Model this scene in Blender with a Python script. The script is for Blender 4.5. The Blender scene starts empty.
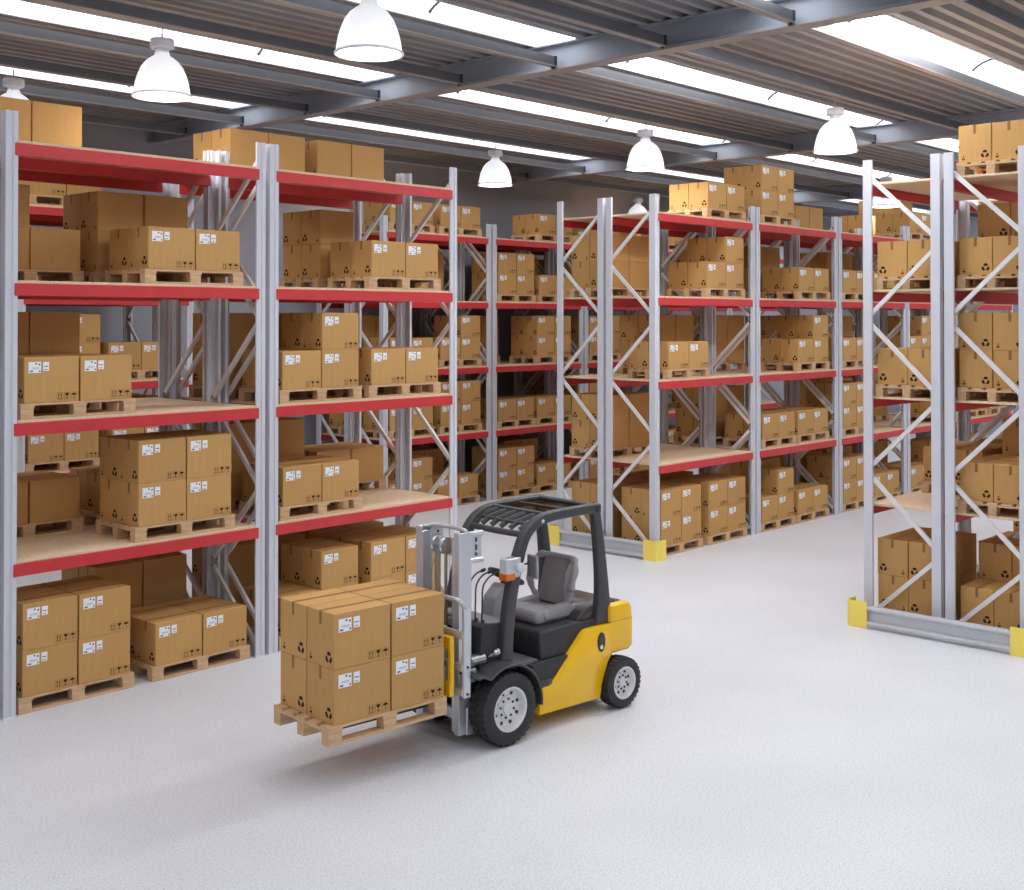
import bpy, bmesh, math, random
from mathutils import Vector, Matrix
random.seed(7)
S = bpy.context.scene
COL = S.collection
PI = math.pi

# ------------------------------------------------------------------ materials
def new_mat(name):
    m = bpy.data.materials.new(name); m.use_nodes = True
    nt = m.node_tree; nt.nodes.clear()
    out = nt.nodes.new('ShaderNodeOutputMaterial')
    return m, nt, out
def srgb(r, g, b):
    f = lambda c: c/12.92 if c <= .04045 else ((c+.055)/1.055)**2.4
    return (f(r/255), f(g/255), f(b/255), 1)
def pbr(name, col, rough=.5, metal=0., noise=0., nscale=20., bump=0., spec=.5, stretch=None, rnd=0., coat=0.):
    m, nt, out = new_mat(name)
    b = nt.nodes.new('ShaderNodeBsdfPrincipled')
    b.inputs['Roughness'].default_value = rough
    b.inputs['Metallic'].default_value = metal
    b.inputs['Specular IOR Level'].default_value = spec
    b.inputs['Coat Weight'].default_value = coat
    nt.links.new(b.outputs[0], out.inputs[0])
    src = None
    if noise or bump:
        tc = nt.nodes.new('ShaderNodeTexCoord')
        n = nt.nodes.new('ShaderNodeTexNoise'); n.inputs['Scale'].default_value = nscale; n.inputs['Detail'].default_value = 4
        if stretch:
            mp = nt.nodes.new('ShaderNodeMapping'); mp.inputs['Scale'].default_value = stretch
            nt.links.new(tc.outputs['Object'], mp.inputs[0]); nt.links.new(mp.outputs[0], n.inputs['Vector'])
        else:
            nt.links.new(tc.outputs['Object'], n.inputs['Vector'])
        if bump:
            bp = nt.nodes.new('ShaderNodeBump'); bp.inputs['Strength'].default_value = bump; bp.inputs['Distance'].default_value = .01
            nt.links.new(n.outputs[0], bp.inputs['Height']); nt.links.new(bp.outputs[0], b.inputs['Normal'])
        if noise:
            mr = nt.nodes.new('ShaderNodeMapRange'); mr.inputs[1].default_value = .3; mr.inputs[2].default_value = .7
            mr.inputs[3].default_value = 1-noise; mr.inputs[4].default_value = 1+noise
            nt.links.new(n.outputs[0], mr.inputs[0])
            mx = nt.nodes.new('ShaderNodeMix'); mx.data_type = 'RGBA'; mx.blend_type = 'MULTIPLY'; mx.inputs[0].default_value = 1
            mx.inputs[6].default_value = col
            nt.links.new(mr.outputs[0], mx.inputs[7]); src = mx.outputs[2]
    if rnd:
        oi = nt.nodes.new('ShaderNodeObjectInfo')
        mr2 = nt.nodes.new('ShaderNodeMapRange'); mr2.inputs[3].default_value = 1-rnd; mr2.inputs[4].default_value = 1+rnd
        nt.links.new(oi.outputs['Random'], mr2.inputs[0])
        mx2 = nt.nodes.new('ShaderNodeMix'); mx2.data_type = 'RGBA'; mx2.blend_type = 'MULTIPLY'; mx2.inputs[0].default_value = 1
        if src: nt.links.new(src, mx2.inputs[6])
        else: mx2.inputs[6].default_value = col
        nt.links.new(mr2.outputs[0], mx2.inputs[7]); src = mx2.outputs[2]
    if src: nt.links.new(src, b.inputs['Base Color'])
    else: b.inputs['Base Color'].default_value = col
    return m
def emit(name, col, strength):
    m, nt, out = new_mat(name)
    e = nt.nodes.new('ShaderNodeEmission'); e.inputs[0].default_value = col; e.inputs[1].default_value = strength
    nt.links.new(e.outputs[0], out.inputs[0]); return m

M = {}
M['carton'] = pbr('carton_board', srgb(197, 154, 96), .75, noise=.035, nscale=26, stretch=(1.6, 1.6, .12), bump=.03, rnd=.05, spec=.25)
M['tape'] = pbr('brown_tape', srgb(146, 100, 56), .4, spec=.4)
M['ink'] = pbr('printed_ink', srgb(52, 34, 22), .7, spec=.2)
M['frame_ink'] = pbr('faint_frame_ink', srgb(140, 102, 60), .7, spec=.2)
M['label'] = pbr('label_paper', srgb(244, 246, 250), .5)
M['label_print'] = pbr('label_print', srgb(96, 104, 126), .6)
M['wood'] = pbr('pallet_wood', srgb(206, 172, 134), .75, noise=.13, nscale=9, stretch=(1, 6, 6), bump=.08, rnd=.06, spec=.2)
M['chip'] = pbr('chipboard', srgb(228, 202, 170), .7, noise=.11, nscale=55, bump=.04, spec=.25)
M['red'] = pbr('red_steel', srgb(204, 58, 62), .42, noise=.03, nscale=6)
M['post'] = pbr('galvanised_post', srgb(212, 214, 223), .5, metal=.03)
M['brace'] = pbr('grey_brace', srgb(228, 226, 226), .45, metal=.05, noise=.02)
M['bolt'] = pbr('dark_bolt', srgb(70, 70, 74), .4, metal=.6)
M['guard_yellow'] = pbr('bumper_yellow', srgb(253, 228, 104), .45, noise=.02, nscale=10)
M['guard_rail'] = pbr('rail_grey', srgb(196, 198, 204), .4, metal=.15, noise=.03)
M['yellow'] = pbr('truck_yellow', srgb(247, 194, 8), .3, coat=.3, noise=.015, nscale=3)
M['dark'] = pbr('black_plastic', srgb(50, 50, 53), .5, noise=.05, nscale=60, bump=.02)
M['darkpaint'] = pbr('charcoal_paint', srgb(66, 67, 70), .42, noise=.02)
M['gloss'] = pbr('glossy_hood', srgb(58, 50, 48), .3, coat=.2)
M['floorplate'] = pbr('grey_mat', srgb(112, 112, 116), .7, noise=.12, nscale=90, bump=.15)
M['seat'] = pbr('grey_vinyl', srgb(158, 156, 160), .5, noise=.03, nscale=30)
M['seatdark'] = pbr('seat_insert', srgb(136, 132, 136), .6, noise=.04, nscale=40)
M['column'] = pbr('column_grey', srgb(150, 150, 154), .5)
M['rubber'] = pbr('tyre_rubber', srgb(46, 46, 48), .65, noise=.08, nscale=40, bump=.05)
M['rim'] = pbr('white_rim', srgb(218, 218, 220), .35, metal=.15)
M['steel'] = pbr('mast_steel', srgb(206, 208, 214), .3, metal=.55, noise=.03, nscale=10, stretch=(1, 1, .1))
M['bronze'] = pbr('piston_bronze', srgb(182, 166, 140), .3, metal=.6)
M['chrome'] = pbr('bright_steel', srgb(214, 216, 220), .2, metal=.85)
M['orange'] = pbr('orange_lens', srgb(222, 112, 34), .25)
M['lens'] = pbr('clear_lens', srgb(206, 212, 222), .15, spec=.7)
M['mirror'] = pbr('mirror_glass', srgb(128, 130, 134), .15, metal=.6)
M['grate'] = pbr('step_grate', srgb(120, 116, 112), .5, metal=.4)
M['girder'] = pbr('girder_grey', srgb(150, 156, 168), .5, metal=.1, noise=.05, nscale=2)
M['flange'] = pbr('flange_grey', srgb(150, 140, 136), .5)
M['purlin'] = pbr('purlin_grey', srgb(98, 100, 106), .45, metal=.2, noise=.04, nscale=4)
M['deck'] = pbr('roof_sheet', srgb(152, 149, 150), .5, metal=.1, noise=.05, nscale=3)
M['curb'] = pbr('skylight_curb', srgb(206, 208, 216), .5)
M['wall'] = pbr('wall_panel', srgb(160, 161, 171), .7, noise=.06, nscale=1.2)
M['lampcap'] = pbr('lamp_cap', srgb(216, 216, 220), .4)
M['cord'] = pbr('lamp_cord', srgb(180, 180, 184), .4, metal=.5)
SKY = 3.6; LAMP = 21; BOOST = 27
M['sky'] = emit('daylight_pane', (.96, .975, 1, 1), SKY)
M['boostpane'] = emit('boosted_pane', (.97, .98, 1, 1), BOOST)  # extra glow added to skylight panes to throw more light on the cross aisle
M['boostpane2'] = emit('boosted_pane_soft', (.97, .98, 1, 1), BOOST*.35)  # weaker added glow for the neighbouring strip
M['skybar'] = pbr('glazing_bar', srgb(60, 62, 66), .6)
M['lamp'] = emit('lamp_glow', (1, .985, .96, 1), LAMP)
# tinted roof glass
m, nt, out = new_mat('tinted_glass'); M['tint'] = m
t = nt.nodes.new('ShaderNodeBsdfTransparent'); t.inputs[0].default_value = (.42, .38, .36, 1)
g = nt.nodes.new('ShaderNodeBsdfGlossy'); g.inputs[0].default_value = (.8, .8, .8, 1); g.inputs[1].default_value = .08
mx = nt.nodes.new('ShaderNodeMixShader'); mx.inputs[0].default_value = .15
nt.links.new(t.outputs[0], mx.inputs[1]); nt.links.new(g.outputs[0], mx.inputs[2]); nt.links.new(mx.outputs[0], out.inputs[0])
# lamp dome: ribbed translucent acrylic
m, nt, out = new_mat('acrylic_dome'); M['dome'] = m
d = nt.nodes.new('ShaderNodeBsdfDiffuse'); d.inputs[0].default_value = (.82, .83, .87, 1)
t = nt.nodes.new('ShaderNodeBsdfTranslucent'); t.inputs[0].default_value = (.80, .81, .84, 1)
g = nt.nodes.new('ShaderNodeBsdfGlossy'); g.inputs[1].default_value = .15
m1 = nt.nodes.new('ShaderNodeMixShader'); m1.inputs[0].default_value = .05
m2 = nt.nodes.new('ShaderNodeMixShader'); m2.inputs[0].default_value = .06
nt.links.new(d.outputs[0], m1.inputs[1]); nt.links.new(t.outputs[0], m1.inputs[2])
nt.links.new(m1.outputs[0], m2.inputs[1]); nt.links.new(g.outputs[0], m2.inputs[2]); nt.links.new(m2.outputs[0], out.inputs[0])
# speckled floor
m, nt, out = new_mat('speckled_floor'); M['floor'] = m
b = nt.nodes.new('ShaderNodeBsdfPrincipled'); b.inputs['Roughness'].default_value = .42; b.inputs['Specular IOR Level'].default_value = .35
tc = nt.nodes.new('ShaderNodeTexCoord')
def ramp(src, a, ca, bb, cb):
    r = nt.nodes.new('ShaderNodeValToRGB'); r.color_ramp.elements[0].position = a; r.color_ramp.elements[0].color = ca
    r.color_ramp.elements[1].position = bb; r.color_ramp.elements[1].color = cb
    nt.links.new(src, r.inputs[0]); return r.outputs[0]
def mul(a, bsrc):
    x = nt.nodes.new('ShaderNodeMix'); x.data_type = 'RGBA'; x.blend_type = 'MULTIPLY'; x.inputs[0].default_value = 1
    nt.links.new(a, x.inputs[6]); nt.links.new(bsrc, x.inputs[7]); return x.outputs[2]
n1 = nt.nodes.new('ShaderNodeTexNoise'); n1.inputs['Scale'].default_value = .5; n1.inputs['Detail'].default_value = 5
n2 = nt.nodes.new('ShaderNodeTexNoise'); n2.inputs['Scale'].default_value = 60; n2.inputs['Detail'].default_value = 3
v1 = nt.nodes.new('ShaderNodeTexVoronoi'); v1.inputs['Scale'].default_value = 40
for n in (n1, n2, v1): nt.links.new(tc.outputs['Object'], n.inputs['Vector'])
base = ramp(n1.outputs[0], .3, srgb(217, 220, 227), .7, srgb(227, 230, 237))
spk = ramp(n2.outputs[0],   .36, (.84, .83, .83, 1), .54, (1, 1, 1, 1))
dot = ramp(v1.outputs['Distance'], .10, (.64, .61, .60, 1), .19, (1, 1, 1, 1))
nt.links.new(mul(mul(base, spk), dot), b.inputs['Base Color']); nt.links.new(b.outputs[0], out.inputs[0])

# ------------------------------------------------------------------ mesh builder
class MB:
    def __init__(s): s.v = []; s.f = []; s.mi = []; s.mats = []
    def mid(s, m):
        if m not in s.mats: s.mats.append(m)
        return s.mats.index(m)
    def add(s, vs, fs, m):
        k = len(s.v); i = s.mid(m); s.v += [tuple(p) for p in vs]
        for f in fs: s.f.append(tuple(k+a for a in f)); s.mi.append(i)
    def box(s, x0, x1, y0, y1, z0, z1, m):
        vs = [(x0,y0,z0),(x1,y0,z0),(x1,y1,z0),(x0,y1,z0),(x0,y0,z1),(x1,y0,z1),(x1,y1,z1),(x0,y1,z1)]
        s.add(vs, [(0,3,2,1),(4,5,6,7),(0,1,5,4),(1,2,6,5),(2,3,7,6),(3,0,4,7)], m)
    def bev(s, x0, x1, y0, y1, z0, z1, m, r=.01, seg=2):
        bm = bmesh.new(); bmesh.ops.create_cube(bm, size=1)
        for v in bm.verts: v.co = Vector((x0+(v.co.x+.5)*(x1-x0), y0+(v.co.y+.5)*(y1-y0), z0+(v.co.z+.5)*(z1-z0)))
        bmesh.ops.bevel(bm, geom=list(bm.edges), offset=r, segments=seg, profile=.5, affect='EDGES')
        s.bm(bm, m)
    def bm(s, bm, m, mat=None):
        bm.verts.ensure_lookup_table(); bm.verts.index_update()
        s.add([tuple((mat @ v.co) if mat else v.co) for v in bm.verts], [[v.index for v in f.verts] for f in bm.faces], m); bm.free()
    def prism(s, pts, axis, a0, a1, m, r=0, seg=2):
        def put(p, a):
            return {'x': (a, p[0], p[1]), 'y': (p[0], a, p[1]), 'z': (p[0], p[1], a)}[axis]
        n = len(pts)
        vs = [put(p, a0) for p in pts] + [put(p, a1) for p in pts]
        fs = [tuple(range(n)), tuple(range(2*n-1, n-1, -1))] + [(i, i+n, (i+1) % n+n, (i+1) % n) for i in range(n)]
        bm = bmesh.new(); bv = [bm.verts.new(v) for v in vs]
        for f in fs: bm.faces.new([bv[i] for i in f])
        bmesh.ops.recalc_face_normals(bm, faces=list(bm.faces))
        if r: bmesh.ops.bevel(bm, geom=list(bm.edges), offset=r, segments=seg, profile=.5, affect='EDGES')
        s.bm(bm, m)
    def bar(s, p, q, w, h, m, up=(0, 0, 1)):
        p = Vector(p); q = Vector(q); d = (q-p).normalized(); u = Vector(up)
        if abs(d.dot(u)) > .99: u = Vector((1, 0, 0))
        a = d.cross(u).normalized(); b = a.cross(d).normalized()
        vs = []
        for e in (p, q):
            for i, j in ((-1,-1),(1,-1),(1,1),(-1,1)): vs.append(e + a*(i*w/2) + b*(j*h/2))
        s.add(vs, [(0,1,2,3),(7,6,5,4),(0,4,5,1),(1,5,6,2),(2,6,7,3),(3,7,4,0)], m)
    def tube(s, path, r, m, n=10, caps=True):
        P = [Vector(p) for p in path]; rings = []
        ref = Vector((0, 0, 1))
        for i, p in enumerate(P):
            d = (P[min(i+1, len(P)-1)] - P[max(i-1, 0)]).normalized()
            u = ref if abs(d.dot(ref)) < .95 else Vector((1, 0, 0))
            a = d.cross(u).normalized(); b = a.cross(d).normalized()
            rr = r[i] if isinstance(r, (list, tuple)) else r
            rings.append([p + a*math.cos(2*PI*k/n)*rr + b*math.sin(2*PI*k/n)*rr for k in range(n)])
        vs = [v for R in rings for v in R]; fs = []
        for i in range(len(P)-1):
            for k in range(n): fs.append((i*n+k, i*n+(k+1) % n, (i+1)*n+(k+1) % n, (i+1)*n+k))
        if caps: fs += [tuple(range(n-1, -1, -1)), tuple((len(P)-1)*n+k for k in range(n))]
        s.add(vs, fs, m)
    def lathe(s, prof, m, n=32, axis='z', c=(0, 0, 0), cap0=False, cap1=False):
        vs = []; fs = []
        for r, a in prof:
            for k in range(n):
                x, y = r*math.cos(2*PI*k/n), r*math.sin(2*PI*k/n)
                vs.append({'z': (c[0]+x, c[1]+y, c[2]+a), 'y': (c[0]+x, c[1]+a, c[2]+y), 'x': (c[0]+a, c[1]+x, c[2]+y)}[axis])
        for i in range(len(prof)-1):
            for k in range(n): fs.append((i*n+k, i*n+(k+1) % n, (i+1)*n+(k+1) % n, (i+1)*n+k))
        if cap0: fs.append(tuple(range(n-1, -1, -1)))
        if cap1: fs.append(tuple((len(prof)-1)*n+k for k in range(n)))
        s.add(vs, fs, m)
    def merge(s, mesh, mat):
        k = len(s.v); mm = [s.mid(x) for x in mesh.materials]
        s.v += [tuple(mat @ v.co) for v in mesh.vertices]
        for p in mesh.polygons: s.f.append(tuple(k+i for i in p.vertices)); s.mi.append(mm[p.material_index])
    def mesh(s, name, smooth=True, ang=35):
        me = bpy.data.meshes.new(name); me.from_pydata(s.v, [], s.f)
        for m in s.mats: me.materials.append(m)
        me.polygons.foreach_set('material_index', s.mi); me.update()
        bm = bmesh.new(); bm.from_mesh(me); bmesh.ops.recalc_face_normals(bm, faces=list(bm.faces)); bm.to_mesh(me); bm.free()
        if smooth:
            me.shade_smooth(); me.set_sharp_from_angle(angle=math.radians(ang))
        return me
    def build(s, name, parent=None, smooth=True, ang=35):
        return link(name, s.mesh(name, smooth, ang), parent)
def link(name, me, parent=None, loc=None, rz=None):
    o = bpy.data.objects.new(name, me); COL.objects.link(o)
    if parent: o.parent = parent
    if loc: o.location = loc
    if rz: o.rotation_euler = (0, 0, rz)
    return o
def thing(name, label, cat, loc=(0, 0, 0), rz=0, group=None):
    o = link(name, None); o.location = loc; o.rotation_euler = (0, 0, rz)
    return tag(o, label, cat, group)
def tag(o, label, cat, group=None):
    o['label'] = label; o['category'] = cat
    if group: o['group'] = group
    return o
def struct(o): o['kind'] = 'structure'; return o
def dup(root, loc, rz=0):
    r = root.copy(); COL.objects.link(r); r.location = loc; r.rotation_euler = (0, 0, rz)
    for ch in list(root.children):
        c = ch.copy(); COL.objects.link(c); c.parent = r
        for gch in ch.children:
            d = gch.copy(); COL.objects.link(d); d.parent = c
    return r

# ------------------------------------------------------------------ camera
CAM_H = 3.72
cam = bpy.data.cameras.new('camera'); co = bpy.data.objects.new('camera', cam); COL.objects.link(co)
co.location = (0, 0, CAM_H); co.rotation_euler = (math.radians(90.6096), 0, -math.radians(47.453))
cam.sensor_width = 36; cam.lens = 1215.6/1024*36; cam.shift_y = (306.5-445)/1024
cam.clip_end = 200
S.camera = co

# ------------------------------------------------------------------ room
X0, X1, Y0, Y1, ZD = -6., 39., -6., 19.75, 7.24
mb = MB(); mb.box(X0, X1, Y0, Y1, -.12, 0, M['floor']); struct(mb.build('floor', smooth=False))
for nm, a in (('wall_north', (X0, X1, Y1, Y1+.2)), ('wall_south', (X0, X1, Y0-.2, Y0)), ('wall_west', (X0-.2, X0, Y0-.2, Y1+.2)), ('wall_east', (X1, X1+.2, Y0-.2, Y1+.2))):
    mb = MB(); mb.box(*a, -.12, 7.6, M['wall']); struct(mb.build(nm, smooth=False))
SKV = [10.03+3.38*k for k in range(-5, 3)]          # skylight centre lines
HW = .385
# corrugated sheet between the skylights
mb = MB(); edges = [Y0-.2] + [e for c in SKV if Y0 < c < Y1 for e in (c-HW, c+HW)] + [Y1+.2]
for i in range(0, len(edges), 2):
    a, b = edges[i], edges[i+1]; n = max(1, round((b-a)/.235)); p = (b-a)/n; prof = []
    for k in range(n):
        y = a+k*p
        prof += [(y, ZD+.095), (y+p*.42, ZD+.095), (y+p*.52, ZD), (y+p*.90, ZD)]
    prof.append((b, ZD+.095)); m_ = len(prof)
    vs = [(X0-.2, y, z) for y, z in prof] + [(X1+.2, y, z) for y, z in prof]
    mb.add(vs, [(j, j+1, m_+j+1, m_+j) for j in range(m_-1)], M['deck'])
struct(mb.build('ceiling', smooth=False))
# roof outer skin so that no outside light leaks in
w = 0
for c in SKV:
    if not Y0 < c < Y1: continue
    w += 1
    root = link('window_%d' % w, None); struct(root)
    fr = MB()
    for sgn in (-1, 1):
        y = c+sgn*HW
        fr.box(X0-.2, X1+.2, min(y, y-sgn*.045), max(y, y-sgn*.045), ZD, ZD+.13, M['curb'])
    fr.build('window_frame', root, smooth=False)
    pn = MB(); seg = 8; arc = []
    for k in range(seg+1):
        t = -1+2*k/seg; arc.append((c+t*(HW-.04), ZD+.12+.13*(1-t*t)))
    cuts = [X0-.2, 11.96, 15.5, X1+.2]
    for q in range(3):
        mt = M['sky']
        if q == 1 and abs(c-6.65) < .1: mt = M['boostpane']  # pane over the cross aisle, made brighter than the others as key light
        if q == 1 and abs(c-10.03) < .1: mt = M['boostpane2']
        pn.add([(cuts[q], y, z) for y, z in arc] + [(cuts[q+1], y, z) for y, z in arc], [(j, j+1, seg+2+j, seg+1+j) for j in range(seg)], mt)
    pn.build('pane', root)
    u = 2.2-3.83*2
    while u < X1:
        if u > X0:
            gb = MB(); gb.tube([(u, y, z-.02) for y, z in arc], .02, M['skybar'], 6); gb.build('glazing_bar', root)
        u += 3.83
GIR = [2.83, 11.73, 20.62, 29.5]
g = MB()
prof = [(0, 6.91), (.23, 6.91), (.23, 6.935), (.125, 6.935), (.125, ZD-.02), (.23, ZD-.02), (.23, ZD), (0, ZD), (0, ZD-.02), (.105, ZD-.02), (.105, 6.935), (0, 6.935)]
g.prism(prof, 'y', Y0, Y1, M['girder'])
gm = g.mesh('ceiling_girder', False)
for x in GIR:
    o = struct(link('ceiling_girder', gm)); o.location = (x, 0, 0)
    a = MB(); a.box(x-.005, x+.235, Y0+.01, Y1-.01, 6.897, 6.912, M['flange']); struct(a.build('trim_girder_flange', smooth=False))
pm = {}
spans = [(X0, GIR[0])] + [(GIR[i]+.23, GIR[i+1]) for i in range(len(GIR)-1)] + [(GIR[-1]+.23, X1)]
for c in SKV:
    for dv in (0, 1.69):
        y = c+dv
        if not Y0+.2 < y < Y1-.2: continue
        for a, b in spans:
            L = round(b-a, 3)
            if L not in pm:
                q = MB()
                q.prism([(-.04, -.30), (.04, -.30), (.04, -.285), (-.022, -.285), (-.022, -.20), (.04, -.20), (.04, -.185), (-.04, -.185)], 'x', 0, L-.01, M['purlin'])
                q.box(0, L-.01, -.046, .046, -.312, -.2995, M['flange'])
                q.box(L-.05, L-.003, -.046, .046, -.29, -.18, M['bolt']); q.box(L-.045, L-.02, -.018, .018, -.335, -.312, M['bolt'])
                pm[L] = q.mesh('ceiling_purlin', False)
            struct(link('ceiling_purlin', pm[L], loc=(a, y, ZD-.002)))
# clerestory window in the far end wall
root = struct(link('window_9', None))
a = MB(); a.box(X1-.03, X1-.005, 16.75, 17.85, 6.33, 6.68, M['sky']); a.build('pane', root, smooth=False)
a = MB()
for z0, z1 in ((6.27, 6.33), (6.68, 6.74)): a.box(X1-.06, X1-.002, 16.69, 17.91, z0, z1, M['curb'])
for y in (16.69, 17.85): a.box(X1-.06, X1-.002, y, y+.06, 6.33, 6.68, M['curb'])
a.build('window_frame', root, smooth=False)

# ------------------------------------------------------------------ pendant lamps
def make_lamp():
    t = thing('pendant_lamp', '', 'lamp')
    d = MB(); n = 48
    prof = [(.315, 0), (.318, .012), (.306, .03), (.30, .08), (.285, .16), (.262, .24), (.228, .32), (.18, .385), (.125, .43), (.085, .455), (.072, .50)]
    d.lathe(prof, M['dome'], n); d.build('lamp_shade', t, ang=60)
    c = MB(); c.lathe([(.075, .49), (.075, .535), (.128, .537), (.13, .545), (.13, .625), (.125, .635), (.02, .637)], M['lampcap'], 32, cap1=True); c.build('ballast_cap', t)
    k = MB(); k.tube([(0, 0, .63), (0, 0, .757)], .009, M['cord'], 8); k.build('cord', t)
    e = MB(); e.lathe([(.295, .02), (.001, .02)], M['lamp'], 32); e.build('lens', t)
    r = MB(); r.lathe([(.296, .0), (.322, -.004), (.325, .012), (.314, .022)], M['dome'], 48); r.build('rim', t)
    return t
LU = [-1.55, 7.31, 16.13, 24.95, 33.8]; LV = [-1.6, 1.78, 5.15, 8.53, 11.86, 15.22, 18.55]
LAMP_LABEL = {(1, 3): 'biggest glowing white dome pendant, hanging above the forklift aisle, cut by the picture top',
 (1, 4): 'glowing white dome pendant lamp hanging over the nearest rack bay on the left',
 (1, 5): 'white dome pendant half hidden behind cartons on the top left shelf',
 (2, 4): 'white dome pendant hanging just left of the centre rack top cartons',
 (2, 3): 'white dome pendant hanging between the centre and right rack tops',
 (2, 5): 'white dome pendant lamp hanging low before the dark wall, above the cross aisle',
 (3, 6): 'far dome pendant peeping out between end posts of the centre rack'}
LPOS = {(1, 3): (7.37, 8.56, 6.17), (1, 4): (7.24, 11.88, 6.17), (2, 4): (16.05, 11.78, 6.17), (2, 3): (16.28, 8.52, 6.17), (1, 5): (7.15, 15.25, 6.17)}
lamp0 = make_lamp(); first = True
for i, u in enumerate(LU):
    for j, v in enumerate(LV):
        o = lamp0 if first else dup(lamp0, (0, 0, 0)); first = False
        o.location = LPOS.get((i, j), (u, v, 6.17))
        o['label'] = LAMP_LABEL.get((i, j), 'white dome pendant lamp on the roof grid away from the photographed aisle')
        o['group'] = 'pendant lamps in view' if (i, j) in LAMP_LABEL else 'pendant lamps further off'

# ------------------------------------------------------------------ cartons
BU, BV, BH = .55, .385, .437
def oct_(cx, cz, rx, rz, n=8, a0=0): return [(cx+rx*math.cos(a0+2*PI*k/n), cz+rz*math.sin(a0+2*PI*k/n)) for k in range(n)]
def face_poly(mb, pts, side, off, m):
    # pts are (horizontal, height): on 'f' the -y face, on 'e' the -x face, on 'x' the +x face
    e = off
    if side == 'f': vs = [(x, -BV/2-e, z) for x, z in pts]
    elif side == 'e': vs = [(-BU/2-e, -x, z) for x, z in pts]
    else: vs = [(BU/2+e, x, z) for x, z in pts]
    mb.add(vs, [tuple(range(len(vs)))], m)
def rect(x0, x1, z0, z1): return [(x0, z0), (x1, z0), (x1, z1), (x0, z1)]
def carton_ink(mb):
    ink, fr = M['ink'], M['frame_ink']; e = .0008
    # three framed handling marks, lower right of the long face
    for k, x in enumerate((.05, .122, .194)):
        z0, z1, wd = .022, .092, .062
        for r in (rect(x, x+wd, z0, z0+.003), rect(x, x+wd, z1-.003, z1), rect(x, x+.003, z0, z1), rect(x+wd-.003, x+wd, z0, z1)): face_poly(mb, r, 'f', e, fr)
        c = x+wd/2
        if k == 0:
            for d in (-.013, .013):
                face_poly(mb, rect(c+d-.003, c+d+.003, .036, .07), 'f', e, ink); face_poly(mb, [(c+d-.009, .068), (c+d+.009, .068), (c+d, .084)], 'f', e, ink)
            face_poly(mb, rect(c-.024, c+.024, .029, .033), 'f', e, ink)
        elif k == 1:
            face_poly(mb, [(c-.02, .084), (c-.017, .068), (c-.004, .056), (c+.004, .056), (c+.017, .068), (c+.02, .084)], 'f', e, ink)
            face_poly(mb, rect(c-.003, c+.003, .036, .058), 'f', e, ink); face_poly(mb, rect(c-.013, c+.013, .03, .036), 'f', e, ink)
        else:
            face_poly(mb, [(c-.026, .062), (c+.026, .062), (c+.019, .076), (c, .084), (c-.019, .076)], 'f', e, ink)
            face_poly(mb, rect(c-.0025, c+.0025, .034, .063), 'f', e, ink); face_poly(mb, rect(c-.0025, c+.012, .031, .036), 'f', e, ink)
    for side in 'ex':
        # recycling triangle: three bent arrows
        cx, cz = (.118 if side == 'e' else -.118), .085
        for k in range(3):
            a = PI/2+k*2*PI/3
            ca, sa = math.cos(a), math.sin(a)
            R = lambda p, q: (cx+p*ca-q*sa, cz+p*sa+q*ca)
            face_poly(mb, [R(.016, -.026), R(.042, -.024), R(.050, .004), R(.036, .026), R(.018, .022)], side, e, ink)
        # small hands mark
        c = -.135 if side == 'e' else .135
        face_poly(mb, [(c-.022, .05), (c-.008, .03), (c+.008, .03), (c+.022, .05), (c+.012, .056), (c, .044), (c-.012, .056)], side, e, ink)
        face_poly(mb, [(c-.008, .062), (c+.008, .062), (c+.002, .088), (c-.002, .088)], side, e, ink)
def carton_tape(mb, e=.0012):
    w = .017; t = M['tape']; z = BH+e; d = .105
    mb.add([(-BU/2-e, -w, z), (BU/2+e, -w, z), (BU/2+e, w, z), (-BU/2-e, w, z), (-BU/2-e, -w, BH-d), (-BU/2-e, w, BH-d), (BU/2+e, -w, BH-d), (BU/2+e, w, BH-d)],
           [(0, 1, 2, 3), (4, 0, 3, 5), (1, 6, 7, 2)], t)
def carton_label(mb):
    e = .0012
    x0, z1 = -.235, BH-.045
    face_poly(mb, rect(x0, x0+.125, z1-.105, z1), 'f', e, M['label'])
    face_poly(mb, rect(x0+.145, x0+.205, z1-.088, z1-.002), 'f', e, M['label'])
    p = M['label_print']; e2 = e+.0006
    for r in (rect(x0+.012, x0+.045, z1-.096, z1-.082), rect(x0+.066, x0+.084, z1-.024, z1-.008), rect(x0+.1, x0+.116, z1-.034, z1-.016), rect(x0+.03, x0+.11, z1-.058, z1-.055),
              rect(x0+.03, x0+.10, z1-.068, z1-.065), rect(x0+.104, x0+.118, z1-.096, z1-.08), rect(x0+.155, x0+.194, z1-.05, z1-.041), rect(x0+.155, x0+.19, z1-.078, z1-.072)):
        face_poly(mb, r, 'f', e2, p)
def carton_body(mb):
    mb.bev(-BU/2, BU/2, -BV/2, BV/2, 0, BH, M['carton'], .004, 1); carton_ink(mb)
mb = MB(); carton_body(mb); ME_BODY = mb.mesh('cardboard_box', False)
mb = MB(); carton_tape(mb); ME_TAPE = mb.mesh('packing_tape', False)
mb = MB(); carton_label(mb); ME_LABEL = mb.mesh('shipping_label', False)
mb = MB(); carton_body(mb); carton_tape(mb); carton_label(mb); ME_FULL = mb.mesh('cardboard_box_far', False)
def near_carton(loc, rz):
    o = link('cardboard_box', ME_BODY, loc=loc, rz=rz)
    t = link('packing_tape', ME_TAPE, o); l = link('shipping_label', ME_LABEL, o)
    t['label'] = 'dark brown packing tape'; l['label'] = 'white shipping label'
    return o

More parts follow.
